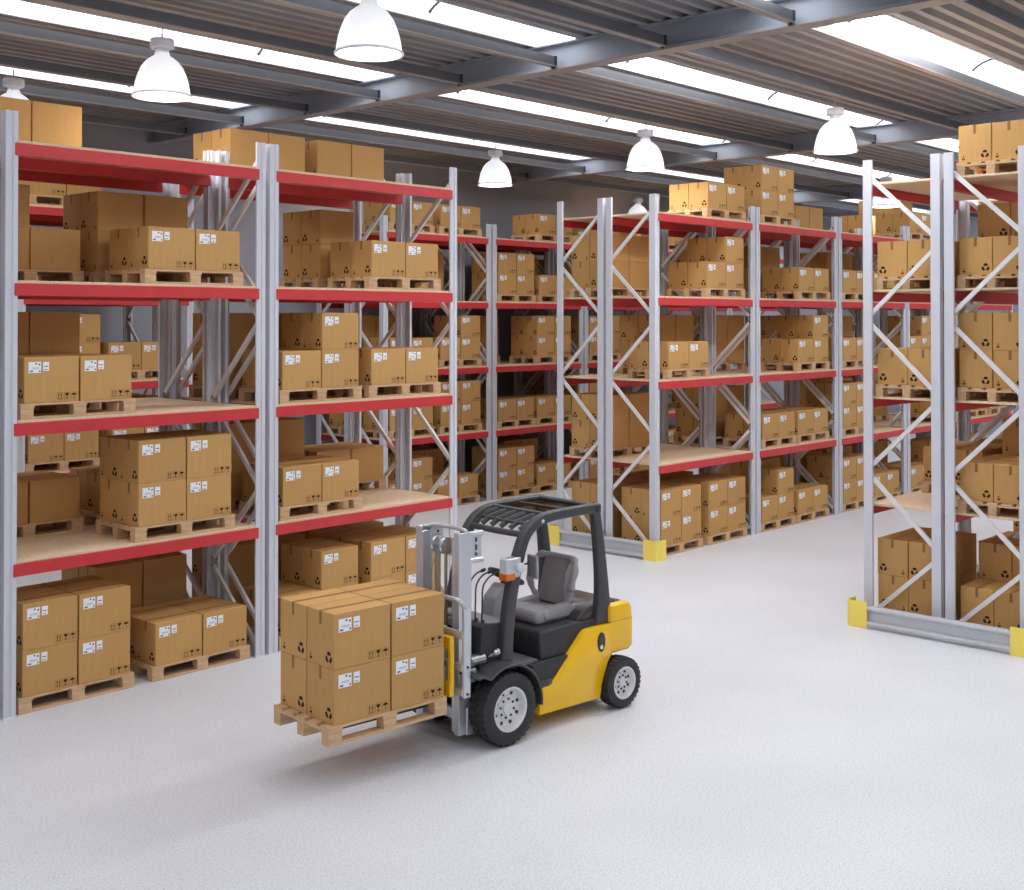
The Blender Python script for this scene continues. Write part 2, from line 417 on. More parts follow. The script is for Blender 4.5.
# ------------------------------------------------------------------ pallets
PU, PV, PH = 1.2, .8, .15
def pallet_parts():
    d = MB()
    for k in range(5):
        w = .125; y = -PV/2+w/2+k*(PV-w)/4; d.bev(-PU/2, PU/2, y-w/2, y+w/2, PH-.022, PH, M['wood'], .002, 1)
    for x in (-.535, 0, .535): d.bev(x-.0725+(.0075 if x < 0 else 0), x+.0725-(.0075 if x > 0 else 0), -PV/2, PV/2, PH-.044, PH-.022, M['wood'], .002, 1)
    b = MB(); b.bev(-.065, .065, -.05, .05, .022, PH-.044, M['wood'], .003, 1)
    r = MB(); r.bev(-PU/2, PU/2, -.05, .05, 0, .022, M['wood'], .002, 1)
    return d, b, r
d, b, r = pallet_parts()
ME_DECK, ME_BLOCK, ME_RUN = d.mesh('deck', False), b.mesh('block', False), r.mesh('bottom_board', False)
BLK = [(x, y) for x in (-.535, 0, .535) for y in (-.35, 0, .35)]
f = MB(); f.merge(ME_DECK, Matrix())
for x, y in BLK: f.merge(ME_BLOCK, Matrix.Translation((x, y, 0)))
for y in (-.35, 0, .35): f.merge(ME_RUN, Matrix.Translation((0, y, 0)))
ME_PALLET = f.mesh('wooden_pallet_far', False)
def make_pallet(loc, rz, near):
    if not near: return link('wooden_pallet', ME_PALLET, loc=loc, rz=rz)
    o = link('wooden_pallet', None); o.location = loc; o.rotation_euler = (0, 0, rz)
    link('deck', ME_DECK, o)
    for x, y in BLK: link('block', ME_BLOCK, o, (x, y, 0))
    for y in (-.35, 0, .35): link('bottom_board', ME_RUN, o, (0, y, 0))
    return o

# ------------------------------------------------------------------ racks
PWID, PDEP, RD, BAY, ZT = .119, .112, .97, 2.938, 5.68
LV_Z = [1.426, 2.743, 4.06, 5.38]; BEAMH = .117; DECKT = .028
# open channel upright, web on its outer (aisle) face; local origin at the web's corner
def upright_mesh(mx, my):
    t = .010; l = .035; g = .012
    # angle section: grooved aisle flange, side web on the outer side of the bay, short return lip
    p = [(0, 0), (PWID*.36, 0), (PWID*.42, g), (PWID*.58, g), (PWID*.64, 0), (PWID, 0), (PWID, .022), (PWID-t, .022), (PWID-t, t), (PWID*.66, t), (PWID*.60, g+t), (PWID*.40, g+t), (PWID*.34, t), (t, t), (t, PDEP-t), (l, PDEP-t), (l, PDEP), (0, PDEP)]
    if mx: p = [(PWID-x, y) for x, y in p]
    if my: p = [(x, -y) for x, y in p]
    m = MB(); m.prism(p, 'z', 0, ZT, M['post'])
    y0, y1 = (-.02, PDEP+.02) if not my else (-PDEP-.02, .02)
    m.box(-.012, PWID+.004, y0, y1, 0, .008, M['post'])
    return m.mesh('upright', False)
ME_UP = {(a, b): upright_mesh(a, b) for a in (False, True) for b in (False, True)}
def beam_mesh():
    m = MB(); L = BAY-2*PWID+.06
    m.bev(-.03, L-.03, 0, .045, -BEAMH, 0, M['red'], .004, 1)
    for x in (-.045, L-.055): m.box(x, x+.07, -.004, .0, -BEAMH-.03, .002, M['red']) if False else None
    return m.mesh('beam', False)
ME_BEAM = beam_mesh()
m = MB(); m.bev(.004, BAY-2*PWID-.004, .001, RD-.001, 0, DECKT, M['chip'], .003, 1); ME_SHELF = m.mesh('shelf_deck', False)
def brace_mesh(rise):
    m = MB(); y0, y1 = PDEP*.55, RD-PDEP*.55
    a, b = (0, y0, -rise/2), (0, y1, rise/2)
    m.bar(a, b, .030, .046, M['brace'], up=(1, 0, 0)) if False else m.bar(a, b, .036, .05, M['brace'])
    for p in (a, b): m.lathe([(.013, -.022), (.013, .022)], M['bolt'], 8, 'x', p, True, True)
    return m.mesh('brace', False)
NOD = [.10, .93, 1.86, 2.78, 3.72, 4.63, 5.52]
ME_BR = {}
def make_rack(loc, flip, name, label, group, levels=(0, 1, 2, 3)):
    t = thing('pallet_rack', label, 'shelving rack', loc, 0, group)
    for x in (0, BAY-PWID):
        link('upright', ME_UP[(x > 0, False)], t, (x, 0, 0)); link('upright', ME_UP[(x > 0, True)], t, (x, RD, 0))
        for k in range(6):
            z0, z1 = NOD[k]+(.05 if k else 0), NOD[k+1]-.05
            up = (k % 2 == 0) != flip                        # rises from front post to rear post
            r = round((z1-z0)*(1 if up else -1), 3)
            if r not in ME_BR: ME_BR[r] = brace_mesh(r)
            link('brace', ME_BR[r], t, (x+PWID*.5, 0, (z0+z1)/2))
    for l in levels:
        link('beam', ME_BEAM, t, (PWID, -.014, LV_Z[l])); link('beam', ME_BEAM, t, (PWID, RD-.031, LV_Z[l]))
        link('shelf_deck', ME_SHELF, t, (PWID, 0, LV_Z[l]))
    return t

LEVEL = ['floor level', 'first shelf', 'second shelf', 'third shelf', 'top shelf']
A, B = .155, 1.47
P = 2.997
# (bay words, start u, front v, flip braces, cartons face the far side, near, contents{level: [(offset, left column tiers, right column tiers)]})
BAYS = []
def bay(words, u, v, flip, back, near, cont, group): BAYS.append((words, u, v, flip, back, near, cont, group))
GL, GM, GR, GW, GV = 'left rack bays', 'centre rack bays', 'right rack bays', 'left wall rack bays', 'centre wall rack bays'
vF, vR = 11.14, 12.17
bay('cut-off bay at left edge', 2.155, vF, False, False, False, {}, GL)
bay('big left bay', 5.152, vF, False, False, True, {0: [(A, 2, 2), (1.56, 1, 1)], 1: [(1.36, 2, 2)], 2: [(.16, 1, 1)], 3: [(1.46, 1, 1)]}, GL)
bay('bay beside forklift', 8.149, vF, False, False, True, {0: [(A, 1, 2), (B, 2, 2)], 1: [(.165, 1, 1)], 2: [(A, 1, 2), (B, 1, 1)], 3: [(B, 1, 1)]}, GL)
bay('row behind big left bay', 5.152, vR, False, True, False, {0: [(B, 2, 2)], 1: [(A, 1, 1), (1.56, 1, 1)], 2: [(A, 2, 2)], 3: [(A, 2, 1), (B, 2, 2)], 4: [(.165, 1, 1)]}, GL)
bay('row behind forklift bay', 8.149, vR, False, True, False, {0: [(A, 2, 2), (B, 2, 2)], 1: [(A, 2, 2), (B, 1, 1)], 2: [(A, 2, 2), (B, 2, 0)], 3: [(1.515, 2, 0)], 4: [(.16, 1, 1), (B, 1, 1)]}, GL)
ORD = ['first', 'second', 'third', 'fourth', 'fifth', 'sixth']
mF = [{0: [(A, 2, 2), (1.51, 2, 2)], 2: [(.365, 1, 1)], 3: [(1.46, 1, 2)], 4: [(1.49, 1, 1)]},
      {0: [(A, 1, 2), (1.42, 1, 1)], 1: [(.19, 1, 1), (1.43, 1, 1)], 2: [(1.45, 1, 2)], 3: [(1.48, 1, 1)], 4: [(.18, 2, 2)]},
      {0: [(A, 2, 2), (B, 1, 1)], 1: [(A, 2, 2)], 2: [(A, 1, 1)], 3: [(A, 1, 1), (B, 1, 1)]},
      {0: [(A, 1, 1), (B, 2, 2)], 1: [(B, 1, 1)], 2: [(A, 1, 2), (B, 2, 2)], 3: [(A, 1, 1)], 4: [(A, 1, 1)]},
      {0: [(A, 2, 2), (B, 1, 1)], 1: [(A, 1, 1), (B, 2, 2)], 2: [(A, 1, 1)], 3: [(B, 2, 2)]}]
mR = [{0: [(A, 2, 2), (B, 2, 2)], 1: [(A, 2, 2)], 2: [(1.49, 2, 2)], 3: [(A, 2, 2)]},
      {0: [(B, 2, 2)], 1: [(A, 2, 2)], 2: [(A, 2, 2)], 3: [(A, 2, 2), (B, 2, 2)]},
      {0: [(A, 2, 2), (B, 2, 2)], 1: [(B, 2, 2)], 2: [(A, 2, 2), (B, 2, 2)], 3: [(B, 2, 2)], 4: [(.2, 1, 1)]},
      {0: [(A, 2, 2)], 1: [(A, 2, 2)], 3: [(A, 2, 2)], 4: [(A, 1, 1), (B, 2, 2)]},
      {0: [(B, 2, 2)], 2: [(A, 2, 2)], 3: [(B, 1, 1)], 4: [(A, 1, 1)]}]
for k in range(5):
    bay('%s centre bay' % ORD[k], 15.4257+P*k, vF, False, False, False, mF[k], GM)
    bay('row behind %s centre bay' % ORD[k], 15.4257+P*k, vR, False, True, False, mR[k], GM)
rF = [{0: [(.13, 1, 2)], 1: [(.13, 1, 1), (1.45, 2, 2)], 2: [(.13, 2, 2)], 3: [(.13, 1, 2)], 4: [(.13, 1, 1)]},
      {0: [(A, 2, 2)], 1: [(A, 2, 2)], 2: [(A, 1, 1)], 3: [(A, 1, 1)]}]
rR = [{0: [(.13, 2, 2)], 1: [(1.45, 1, 1)], 2: [(.13, 1, 1)], 3: [(.13, 1, 1)]},
      {0: [(A, 1, 1), (B, 2, 2)], 1: [(A, 1, 1)], 2: [(B, 1, 1)], 3: [(A, 1, 1)]}]
for k in range(2):
    bay('near row, %s right bay' % ORD[k], 13.95+P*k, 4.945, True, False, k == 0, rF[k], GR)
    bay('far row, %s right bay' % ORD[k], 13.95+P*k, 5.965, True, True, k == 0, rR[k], GR)
wl = [(8.149, 'second', {0: [(A, 2, 2), (B, 1, 1)], 1: [(.135, 1, 1), (B, 2, 2)], 2: [(A, 2, 2), (1.41, 1, 1)], 3: [(A, 1, 1), (B, 2, 1)], 4: [(A, 1, 1)]}),
      (5.152, 'first', {0: [(B, 2, 2)], 2: [(B, 2, 2)], 3: [(A, 1, 1)], 4: [(B, 1, 1)]})]
for u, o_, c in wl:
    bay('%s wall bay, left block' % o_, u, 17.22, True, False, False, c, GW)
    bay('back row of %s wall bay' % o_, u, 18.25, True, True, False, {1: [(B, 2, 2)], 2: [(A, 2, 2)], 3: [(B, 2, 2)]} if o_ == 'second' else {2: [(A, 2, 2)]}, GW)
wr = [{0: [(A, 1, 2), (1.43, 1, 1)], 1: [(A, 1, 1), (1.5, 2, 2)], 2: [(A, 1, 1), (1.49, 1, 2)], 3: [(A, 1, 1)], 4: [(A, 1, 1), (1.49, 1, 1)]},
      {0: [(A, 2, 2), (1.38, 1, 1)], 1: [(A, 1, 1), (1.38, 1, 1)], 2: [(1.38, 2, 2)], 3: [(A, 2, 2), (1.44, 1, 1)], 4: [(1.44, 1, 1)]},
      {0: [(A, 1, 1), (B, 2, 2)], 1: [(A, 2, 2)], 2: [(A, 2, 2), (B, 1, 1)], 3: [(A, 2, 2), (B, 2, 2)], 4: [(A, 1, 1)]},
      {0: [(A, 2, 2)], 1: [(B, 1, 1)], 2: [(A, 1, 1)], 3: [(A, 1, 1), (B, 1, 1)], 4: [(A, 1, 1)]},
      {0: [(A, 2, 2)], 1: [(A, 1, 1)], 2: [(B, 2, 2)], 3: [(A, 2, 2)]}]
wb = [{0: [(A, 2, 2), (B, 2, 2)], 1: [(A, 2, 2)], 2: [(A, 2, 2)], 3: [(B, 2, 2)]}, {0: [(B, 2, 2)], 2: [(A, 2, 2)], 3: [(B, 2, 2)]}, {1: [(A, 2, 2)], 3: [(A, 2, 2)], 4: [(A, 1, 1)]}, {2: [(A, 2, 2)], 4: [(A, 1, 1)]}, {}]
for k in range(5):
    u = 15.187+P*k
    bay('%s wall bay, right block' % ORD[k], u, 17.22, True, False, False, wr[k], GV)
    if k < 4: bay('%s back bay, right block' % ORD[k], u, 18.25, True, True, False, wb[k], GV)

CART = []      # (location, rz, near, label, group)
for words, u, v, flip, back, near, cont, grp in BAYS:
    make_rack((u, v, 0), flip, words, 'red-beamed grey steel pallet rack, ' + words, grp)
    for l in sorted(cont):
        z = 0 if l == 0 else LV_Z[l-1]+DECKT
        slots = sorted(cont[l])
        for si, (off, cl, cr) in enumerate(slots):
            slot = ('left pallet' if si == 0 else 'right pallet') if len(slots) > 1 else 'lone pallet'
            pu = u+off+PU/2 if off < 1 else u+off+PU/2
            pv = v+.02+PV/2 if not back else v+RD-.02-PV/2-.11
            if back: pv = v+.03+PV/2
            if grp == GR and near: pv += .05
            jit = random.uniform(-.006, .006)
            o = make_pallet((pu, pv, z+.0012), 0, near)
            tag(o, 'wooden pallet under cartons, %s, %s, %s' % (slot.split()[0], LEVEL[l], words), 'pallet', 'wooden pallets of ' + grp)
            for ci, n in ((0, cl), (1, cr)):
                for k in range(n):
                    for ri in (0, 1):
                        x = pu+(-1 if ci == 0 else 1)*(BU/2+.008)
                        y = pv+(-1 if ri == 0 else 1)*(BV/2+.005)
                        tier = ('upper' if k else 'lower') if n == 2 else 'single-tier'
                        lab = '%s %s carton, %s %s, %s, %s, %s' % ('plain-faced' if back else 'white-labelled', tier, 'left' if ci == 0 else 'right', 'front' if ri == 0 else 'rear', slot, LEVEL[l], words)
                        CART.append(((x+random.uniform(-.003, .003), y+random.uniform(-.002, .002), z+.0012+PH+.0012+k*(BH+.0015)), PI if back else 0, near, lab, 'cartons of ' + grp))

# ------------------------------------------------------------------ end guards
def make_guard(u, v0, v1, label):
    t = thing('rack_end_guard', label, 'guard rail', (u, 0, 0), 0, 'rack end guards')
    r = MB()
    prof = [(.0, .03), (-.02, .034), (-.032, .05), (-.032, .066), (-.02, .082), (.012, .094), (.012, .20), (-.02, .214), (-.032, .228), (-.032, .246), (-.02, .262), (.04, .266), (.04, .03)]
    r.prism(prof, 'y', v0+.05, v1-.05, M['guard_rail']); r.build('guard_rail', t, smooth=False)
    for sgn, v in ((1, v0), (-1, v1)):
        b = MB(); w = .27; d = .20; th = .012; R = .05; pts = []
        for k in range(7):
            a = PI+k*PI/12; pts.append((R+R*math.cos(a)-.034, R+R*math.sin(a)))
        outer = [(-.034, w)] + pts + [(d, 0)]
        inner = [(d, th)] + [(R+(R-th)*math.cos(PI+k*PI/12)-.034, R+(R-th)*math.sin(PI+k*PI/12)) for k in range(6, -1, -1)] + [(-.034+th, w)]
        pr = [(x, v+sgn*y) for x, y in outer+inner]
        b.prism(pr, 'z', 0, .315, M['guard_yellow']); o = b.build('corner_bumper', t, smooth=False); o['label'] = 'yellow corner bumper'
make_guard(15.29, 10.98, 13.22, 'grey guard rail with yellow corners at the end of the centre rack')
make_guard(13.72, 4.80, 7.04, 'grey guard rail with yellow corners at the end of the right rack')

# ------------------------------------------------------------------ forklift
FO = (7.828, 7.752, 0); FA = math.radians(175.29)
F = thing('forklift', 'yellow and black forklift truck carrying a loaded pallet in the aisle', 'forklift', FO, FA)
def curve(pts, n=6):
    P_ = [Vector(p) for p in pts]; out = []
    for i in range(len(P_)-1):
        p0, p1, p2, p3 = P_[max(i-1, 0)], P_[i], P_[i+1], P_[min(i+2, len(P_)-1)]
        for k in range(n):
            t = k/n
            out.append(.5*((2*p1)+(-p0+p2)*t+(2*p0-5*p1+4*p2-p3)*t*t+(-p0+3*p1-3*p2+p3)*t**3))
    out.append(P_[-1]); return out
def strip(path, wid):
    """closed outline of a band of given in-plane widths along a 2D path"""
    L, R = [], []
    for i, p in enumerate(path):
        d = (path[min(i+1, len(path)-1)]-path[max(i-1, 0)]).normalized(); n = Vector((-d.y, d.x))
        w = wid[i]/2 if isinstance(wid, list) else wid/2
        L.append(p+n*w); R.append(p-n*w)
    return [tuple(p) for p in L+R[::-1]]
# yellow body
body = MB()
side = [(-.47, .15), (-.49, .385), (-.53, .392), (-.60, .395), (-.66, .42), (-1.05, .775), (-1.09, .805), (-1.13, .81), (-1.43, .815), (-1.43, .52), (-1.39, .47), (-1.335, .36), (-1.30, .27), (-1.275, .14)]
body.prism(side, 'y', -.47, .47, M['yellow'], .012, 2)
bo = body.build('body_panel', F)
bo['label'] = 'yellow side panel and chassis'
# embossed bevel strip on the side and the fuel cap recess
s = MB()
for y in (.471, -.471):
    s.lathe([(.062, -.004), (.062, .004), (.048, .006), (.044, -.002)], M['dark'], 28, 'y', (0, 0, 0), True, True) if False else None
rim = MB()
for sg in (1,):
    n = 28; o_ = [(-1.285+.052*math.cos(2*PI*k/n), .668+.092*math.sin(2*PI*k/n)) for k in range(n)]
    rim.prism(o_, 'y', .466, .476, M['dark'])
    i_ = [(-1.285+.038*math.cos(2*PI*k/n), .655+.07*math.sin(2*PI*k/n)) for k in range(n)]
    rim.prism(i_, 'y', .474, .479, M['gloss'])
    rim.lathe([(.02, .478), (.022, .486)], M['chrome'], 16, 'y', (-1.275, 0, .625), True, True)
rim.build('fuel_cap', F)
cw = MB()
cwp = [(-1.432, .525), (-1.69, .525), (-1.745, .56), (-1.75, .80), (-1.735, .93), (-1.70, .985), (-1.432, .985)]
cw.prism(cwp, 'y', -.46, .46, M['yellow'], .022, 3)
cw.prism([(-1.38, .12), (-1.66, .16), (-1.66, .53), (-1.38, .53)], 'y', -.26, .26, M['dark'])
c_ = cw.build('counterweight', F); c_['label'] = 'yellow counterweight'
ln = MB(); ln.box(-1.735, -1.43, -.461, .461, .826, .829, M['bolt']); ln.build('seam', c_, smooth=False)
# dark cabin body
cab = MB()
cab.prism([(-.44, .22), (-.42, .60), (-.50, .615), (-1.02, .615), (-1.02, .30), (-.9, .22)], 'y', -.44, .44, M['dark'], .01, 2)
cab.build('cabin_base', F)
hood = MB()
hood.prism([(-.56, .60), (-.545, .83), (-.57, .875), (-1.22, .885), (-1.30, .885), (-1.30, .60)], 'y', -.40, .40, M['dark'], .03, 3)
hood.build('seat_hood', F)
eh = MB()
hp = curve([(-1.06, .88), (-1.14, .955), (-1.30, 1.0), (-1.50, 1.01), (-1.69, .985)], 5)
eh.prism([tuple(p) for p in hp]+[(-1.69, .87), (-1.06, .87)], 'y', -.37, .37, M['gloss'], .02, 3)
eh.build('engine_hood', F)['label'] = 'glossy dark engine hood'
fp = MB(); fp.bev(-.54, .05, -.38, .38, .60, .632, M['floorplate'], .006, 1); fp.build('floor_plate', F, smooth=False)
lo = MB(); lo.prism([(-.40, .20), (-.40, .60), (.10, .60), (.16, .42), (.14, .2)], 'y', -.26, .26, M['dark'], .01, 1); lo.build('front_frame', F)
cowl = MB(); cowl.prism([(-.14, .60), (-.19, .98), (-.17, 1.02), (.06, 1.045), (.12, 1.02), (.15, .70), (.13, .58)], 'y', -.385, .36, M['dark'], .015, 2); cowl.build('front_cowl', F)
ct = MB(); ct.bev(-.175, .075, -.36, .34, 1.012, 1.042, M['column'], .008, 1)
ct.build('dashboard', F)
st = MB()
for k in range(8): st.box(-.49-.02*k-.008, -.49-.02*k, .36, .465, .392, .45, M['grate'])
st.bev(-.65, -.48, .36, .462, .388, .402, M['grate'], .003, 1); st.build('step_grate', F, smooth=False)
# fenders
for sg in (1, -1):
    fd = MB(); pth = [Vector((-.05+math.cos(a)*.376, .325+math.sin(a)*.376)) for a in [math.radians(x) for x in range(52, 196, 9)]]
    pth = [Vector((.33, .655)), Vector((.26, .66))]+pth
    o_ = strip(pth, .022)
    y0, y1 = (.24, .56) if sg > 0 else (-.56, -.24)
    fd.prism(o_, 'y', y0, y1, M['darkpaint'], .004, 1); fd.build('fender', F)
# wheels
def make_wheel(x, y, R, W, rr, sg):
    ty = MB(); h = W/2; z = R
    prof = [(rr, -h*.80), (rr+.02, -h*.95), (rr+(R-rr)*.45, -h), (R-.045, -h*.93), (R-.018, -h*.80), (R-.012, -h*.4), (R-.012, h*.4), (R-.018, h*.80), (R-.045, h*.93), (rr+(R-rr)*.45, h), (rr+.02, h*.95), (rr, h*.80), (rr-.01, 0)]
    ty.lathe(prof+[prof[0]], M['rubber'], 48, 'y', (0, 0, 0))
    nl = 30
    for k in range(nl):
        for half, ph in ((-1, 0), (1, .5)):
            a = 2*PI*(k+ph)/nl
            vs = []
            for yy in ((.06, .82) if half > 0 else (-.82, -.06)):
                sk = .06*abs(yy)
                for da, rad in ((-.07, R-.02), (.07, R-.02), (.065, R-.003), (-.065, R-.003)):
                    rad2 = rad-(.006 if abs(yy) > .5 else 0); aa = a+da+sk
                    vs.append((math.cos(aa)*rad2, yy*h, math.sin(aa)*rad2))
            ty.add(vs, [(0,1,2,3),(7,6,5,4),(0,4,5,1),(1,5,6,2),(2,6,7,3),(3,7,4,0)], M['rubber'])
    w = ty.build('wheel', F, ang=40); w.location = (x, y, R)
    w['label'] = 'black treaded tyre'
    rm = MB(); s_ = sg
    rp = [(rr+.004, h*.86), (rr+.012, h*.90), (rr-.006, h*.86), (rr-.02, h*.62), (rr-.03, h*.40), (rr*.60, h*.34), (rr*.55, h*.44), (rr*.30, h*.46), (rr*.28, h*.60), (.001, h*.62)]
    rm.lathe([(r_, s_*a_) for r_, a_ in rp], M['rim'], 40, 'y')
    rm.lathe([(r_, -s_*a_) for r_, a_ in [(rr+.004, h*.8), (rr-.02, h*.5), (.001, h*.45)]], M['rim'], 24, 'y')
    for k in range(8):
        a = 2*PI*k/8+.2
        rm.lathe([(.011, s_*h*.42), (.011, s_*h*.53)], M['bolt'], 6, 'y', (math.cos(a)*rr*.44, 0, math.sin(a)*rr*.44), True, True)
        a += .25
        rm.lathe([(.016, s_*h*.33), (.016, s_*h*.42)], M['dark'], 10, 'y', (math.cos(a)*rr*.74, 0, math.sin(a)*rr*.74), True, True)
    o = rm.build('rim', w, ang=40); o['label'] = 'pale steel wheel rim'
for sg in (1, -1):
    make_wheel(-.04, sg*.455, .322, .23, .182, sg)
    make_wheel(-1.545, sg*.455, .245, .18, .142, sg)
ax = MB(); ax.tube([(-.04, -.36, .322), (-.04, .36, .322)], .06, M['dark'], 12); ax.tube([(-1.545, -.38, .245), (-1.545, .38, .245)], .05, M['dark'], 12); ax.build('axle', F)
# overhead guard
og = MB()
front = curve([(-.125, .64), (-.165, 1.08), (-.235, 1.42), (-.315, 1.66), (-.39, 1.79), (-.50, 1.868), (-.66, 1.908), (-.95, 1.922), (-1.31, 1.925)], 6)
rear = curve([(-1.285, 1.93), (-1.335, 1.60), (-1.375, 1.25), (-1.385, 1.0), (-1.375, .81)], 6)
wr_ = [.09+.125*(k/(len(rear)-1))**1.6 for k in range(len(rear))]
for y0, y1 in ((.335, .425), (-.425, -.335)):
    og.prism(strip(front, [.122-.034*min(1, k/24) for k in range(len(front))]), 'y', y0, y1, M['darkpaint'], .014, 2)
    og.prism(strip(rear, wr_), 'y', y0+.005, y1-.005, M['darkpaint'], .014, 2)
    og.bev(-1.345, -1.22, y0, y1, 1.87, 1.968, M['darkpaint'], .02, 2)
guard = og.build('overhead_guard', F, ang=50)
guard['label'] = 'charcoal overhead guard frame'
rg = MB()
rg.bev(-1.33, -1.25, -.36, .36, 1.90, 1.962, M['darkpaint'], .01, 1)
rg.bev(-.68, -.63, -.36, .36, 1.90, 1.945, M['darkpaint'], .008, 1)
rg.bev(-.98, -.95, -.36, .36, 1.915, 1.945, M['darkpaint'], .006, 1)
# front visor: bowed plate with slanted slots
for k in range(6):
    y = -.34+k*.13
    pth = [(-.425, y-.05 if k else y, 1.80), (-.50, y-.02, 1.856), (-.58, y+.02, 1.89), (-.67, y+.07, 1.915)]
    if y+.07 > .36: pth = pth[:2]
    rg.tube(pth, .027, M['darkpaint'], 8)
rg.tube([(-.385, -.36, 1.775), (-.36, -.2, 1.775), (-.35, 0, 1.775), (-.36, .2, 1.775), (-.385, .36, 1.775)], .03, M['darkpaint'], 8)
rg.tube([(-.49, -.36, 1.85), (-.47, 0, 1.85), (-.49, .36, 1.85)], .018, M['darkpaint'], 8)
rg.build('roof_grille', guard)
tp = MB(); tp.box(-1.26, -.66, -.345, .345, 1.935, 1.942, M['tint']); tp.build('roof_glass', guard, smooth=False)['label'] = 'tinted roof panel'
bd = MB(); bd.lathe([(.018, .424), (.016, .429)], M['lampcap'], 16, 'y', (-.56, 0, 1.885), True, True); bd.build('badge', guard)
# seat
seat = link('seat', None, F, (-.16, -.01, -.05))
se = MB()
se.prism([(-.52, .925), (-.50, 1.0), (-.53, 1.045), (-.72, 1.055), (-1.0, 1.015), (-1.03, .93)], 'y', -.235, .235, M['seat'], .03, 3)
for sg in (1, -1): se.prism([(-.60, 1.0), (-.72, 1.075), (-.92, 1.085), (-1.02, 1.05), (-1.03, .95), (-.62, .95)], 'y', sg*.205-.045, sg*.205+.045, M['seat'], .022, 3)
so = se.build('seat_cushion', seat, ang=50); so['label'] = 'grey vinyl seat cushion'
sb = MB(); sb.prism([(-.52, .885), (-.54, .93), (-1.04, .93), (-1.04, .885)], 'y', -.21, .21, M['dark'], .01, 1); sb.build('seat_base', seat)
bk = MB()
bp = [(-.93, 1.03), (-.90, 1.05), (-.965, 1.30), (-1.01, 1.43), (-1.04, 1.45), (-1.085, 1.43), (-1.05, 1.25), (-1.01, 1.03)]
bk.prism(bp, 'y', -.165, .165, M['seatdark'], .02, 3)
for sg in (1, -1):
    lp = curve([(-.925, sg*.16, 1.06), (-.90, sg*.215, 1.14), (-.905, sg*.255, 1.26), (-.955, sg*.245, 1.38), (-1.0, sg*.20, 1.445), (-1.04, sg*.13, 1.45)], 5)
    bk.tube(lp, [.03+.006*math.sin(k) for k in range(len(lp))], M['seat'], 10)
    if sg > 0: bk.prism([(-.90, 1.08), (-.885, 1.2), (-.91, 1.33), (-.98, 1.43), (-1.01, 1.43), (-.97, 1.08)], 'y', .15, .225, M['seat'], .02, 3)
bk.tube([(-1.045, -.14, 1.452), (-1.045, .14, 1.452)], .026, M['seat'], 10)
bo2 = bk.build('seat_back', seat, ang=60); bo2.location = (-.02, 0, -.055); bo2.scale = (1.0, 1.15, 1.05); bo2['label'] = 'grey seat backrest with looped side bolsters'
# steering column and wheel
sc_ = MB(); sc_.prism([(-.16, .63), (-.27, 1.18), (-.40, 1.29), (-.47, 1.25), (-.42, .63)], 'y', -.07, .10, M['column'], .02, 2); sc_.build('steering_column', F)
sw = MB(); n = 28; ring = []
axis_ = Vector((-.5, 0, .86)).normalized(); c0 = Vector((-.48, .015, 1.335)); e1 = Vector((0, 1, 0)); e2 = axis_.cross(e1)
ring = [c0+e1*math.cos(2*PI*k/n)*.17+e2*math.sin(2*PI*k/n)*.17 for k in range(n+1)]
sw.tube(ring, .015, M['dark'], 8, False)
for a in (0, 2.1, 4.2): sw.bar(c0, c0+e1*math.cos(a)*.165+e2*math.sin(a)*.165, .03, .014, M['dark'])
sw.tube([c0, c0-axis_*.1], .03, M['dark'], 10)
kb = c0+e1*.15+axis_*.03; sw.tube([kb, kb+axis_*.05], .02, M['dark'], 8)
sw.build('steering_wheel', F)
for k in range(3):
    y = .30-.09*k
    lv = MB(); lv.tube(curve([(.07, y, 1.03), (.066, y, 1.22), (.055, y, 1.36), (-.015, y, 1.435), (-.09, y, 1.455)], 5), .0075, M['bolt'], 6)
    lv.tube([(-.085, y, 1.453), (-.125, y, 1.462)], .016, M['dark'], 8); lv.tube([(.06, y, 1.02), (.057, y, 1.07)], .013, M['dark'], 8)
    lv.build('lever', F)
# head lamp, work lamp, mirror
hl = MB(); hl.bev(-.27, -.10, .345, .445, 1.425, 1.60, M['steel'], .008, 1); hl.box(-.102, -.094, .352, .438, 1.47, 1.59, M['lens']); h_ = hl.build('headlight', F)
ol = MB(); ol.bev(-.20, -.09, .342, .448, 1.405, 1.47, M['orange'], .006, 1); ol.build('indicator_lens', h_)['label'] = 'orange indicator lens'
wl_ = MB(); wl_.lathe([(.03, .0), (.042, .02), (.045, .045), (.035, .056), (.015, .06)], M['lens'], 18, 'y', (-.235, .44, 1.515), True, True); wl_.build('side_lamp', F)
mr = MB(); mr.bev(-.425, -.405, .375, .505, 1.39, 1.60, M['column'], .008, 2); mr.box(-.406, -.402, .388, .492, 1.405, 1.585, M['floorplate']); mr.box(-.428, -.424, .388, .492, 1.405, 1.585, M['mirror']); mr.tube([(-.18, .40, 1.52), (-.41, .40, 1.52)], .008, M['dark'], 6); mr.build('mirror', F)
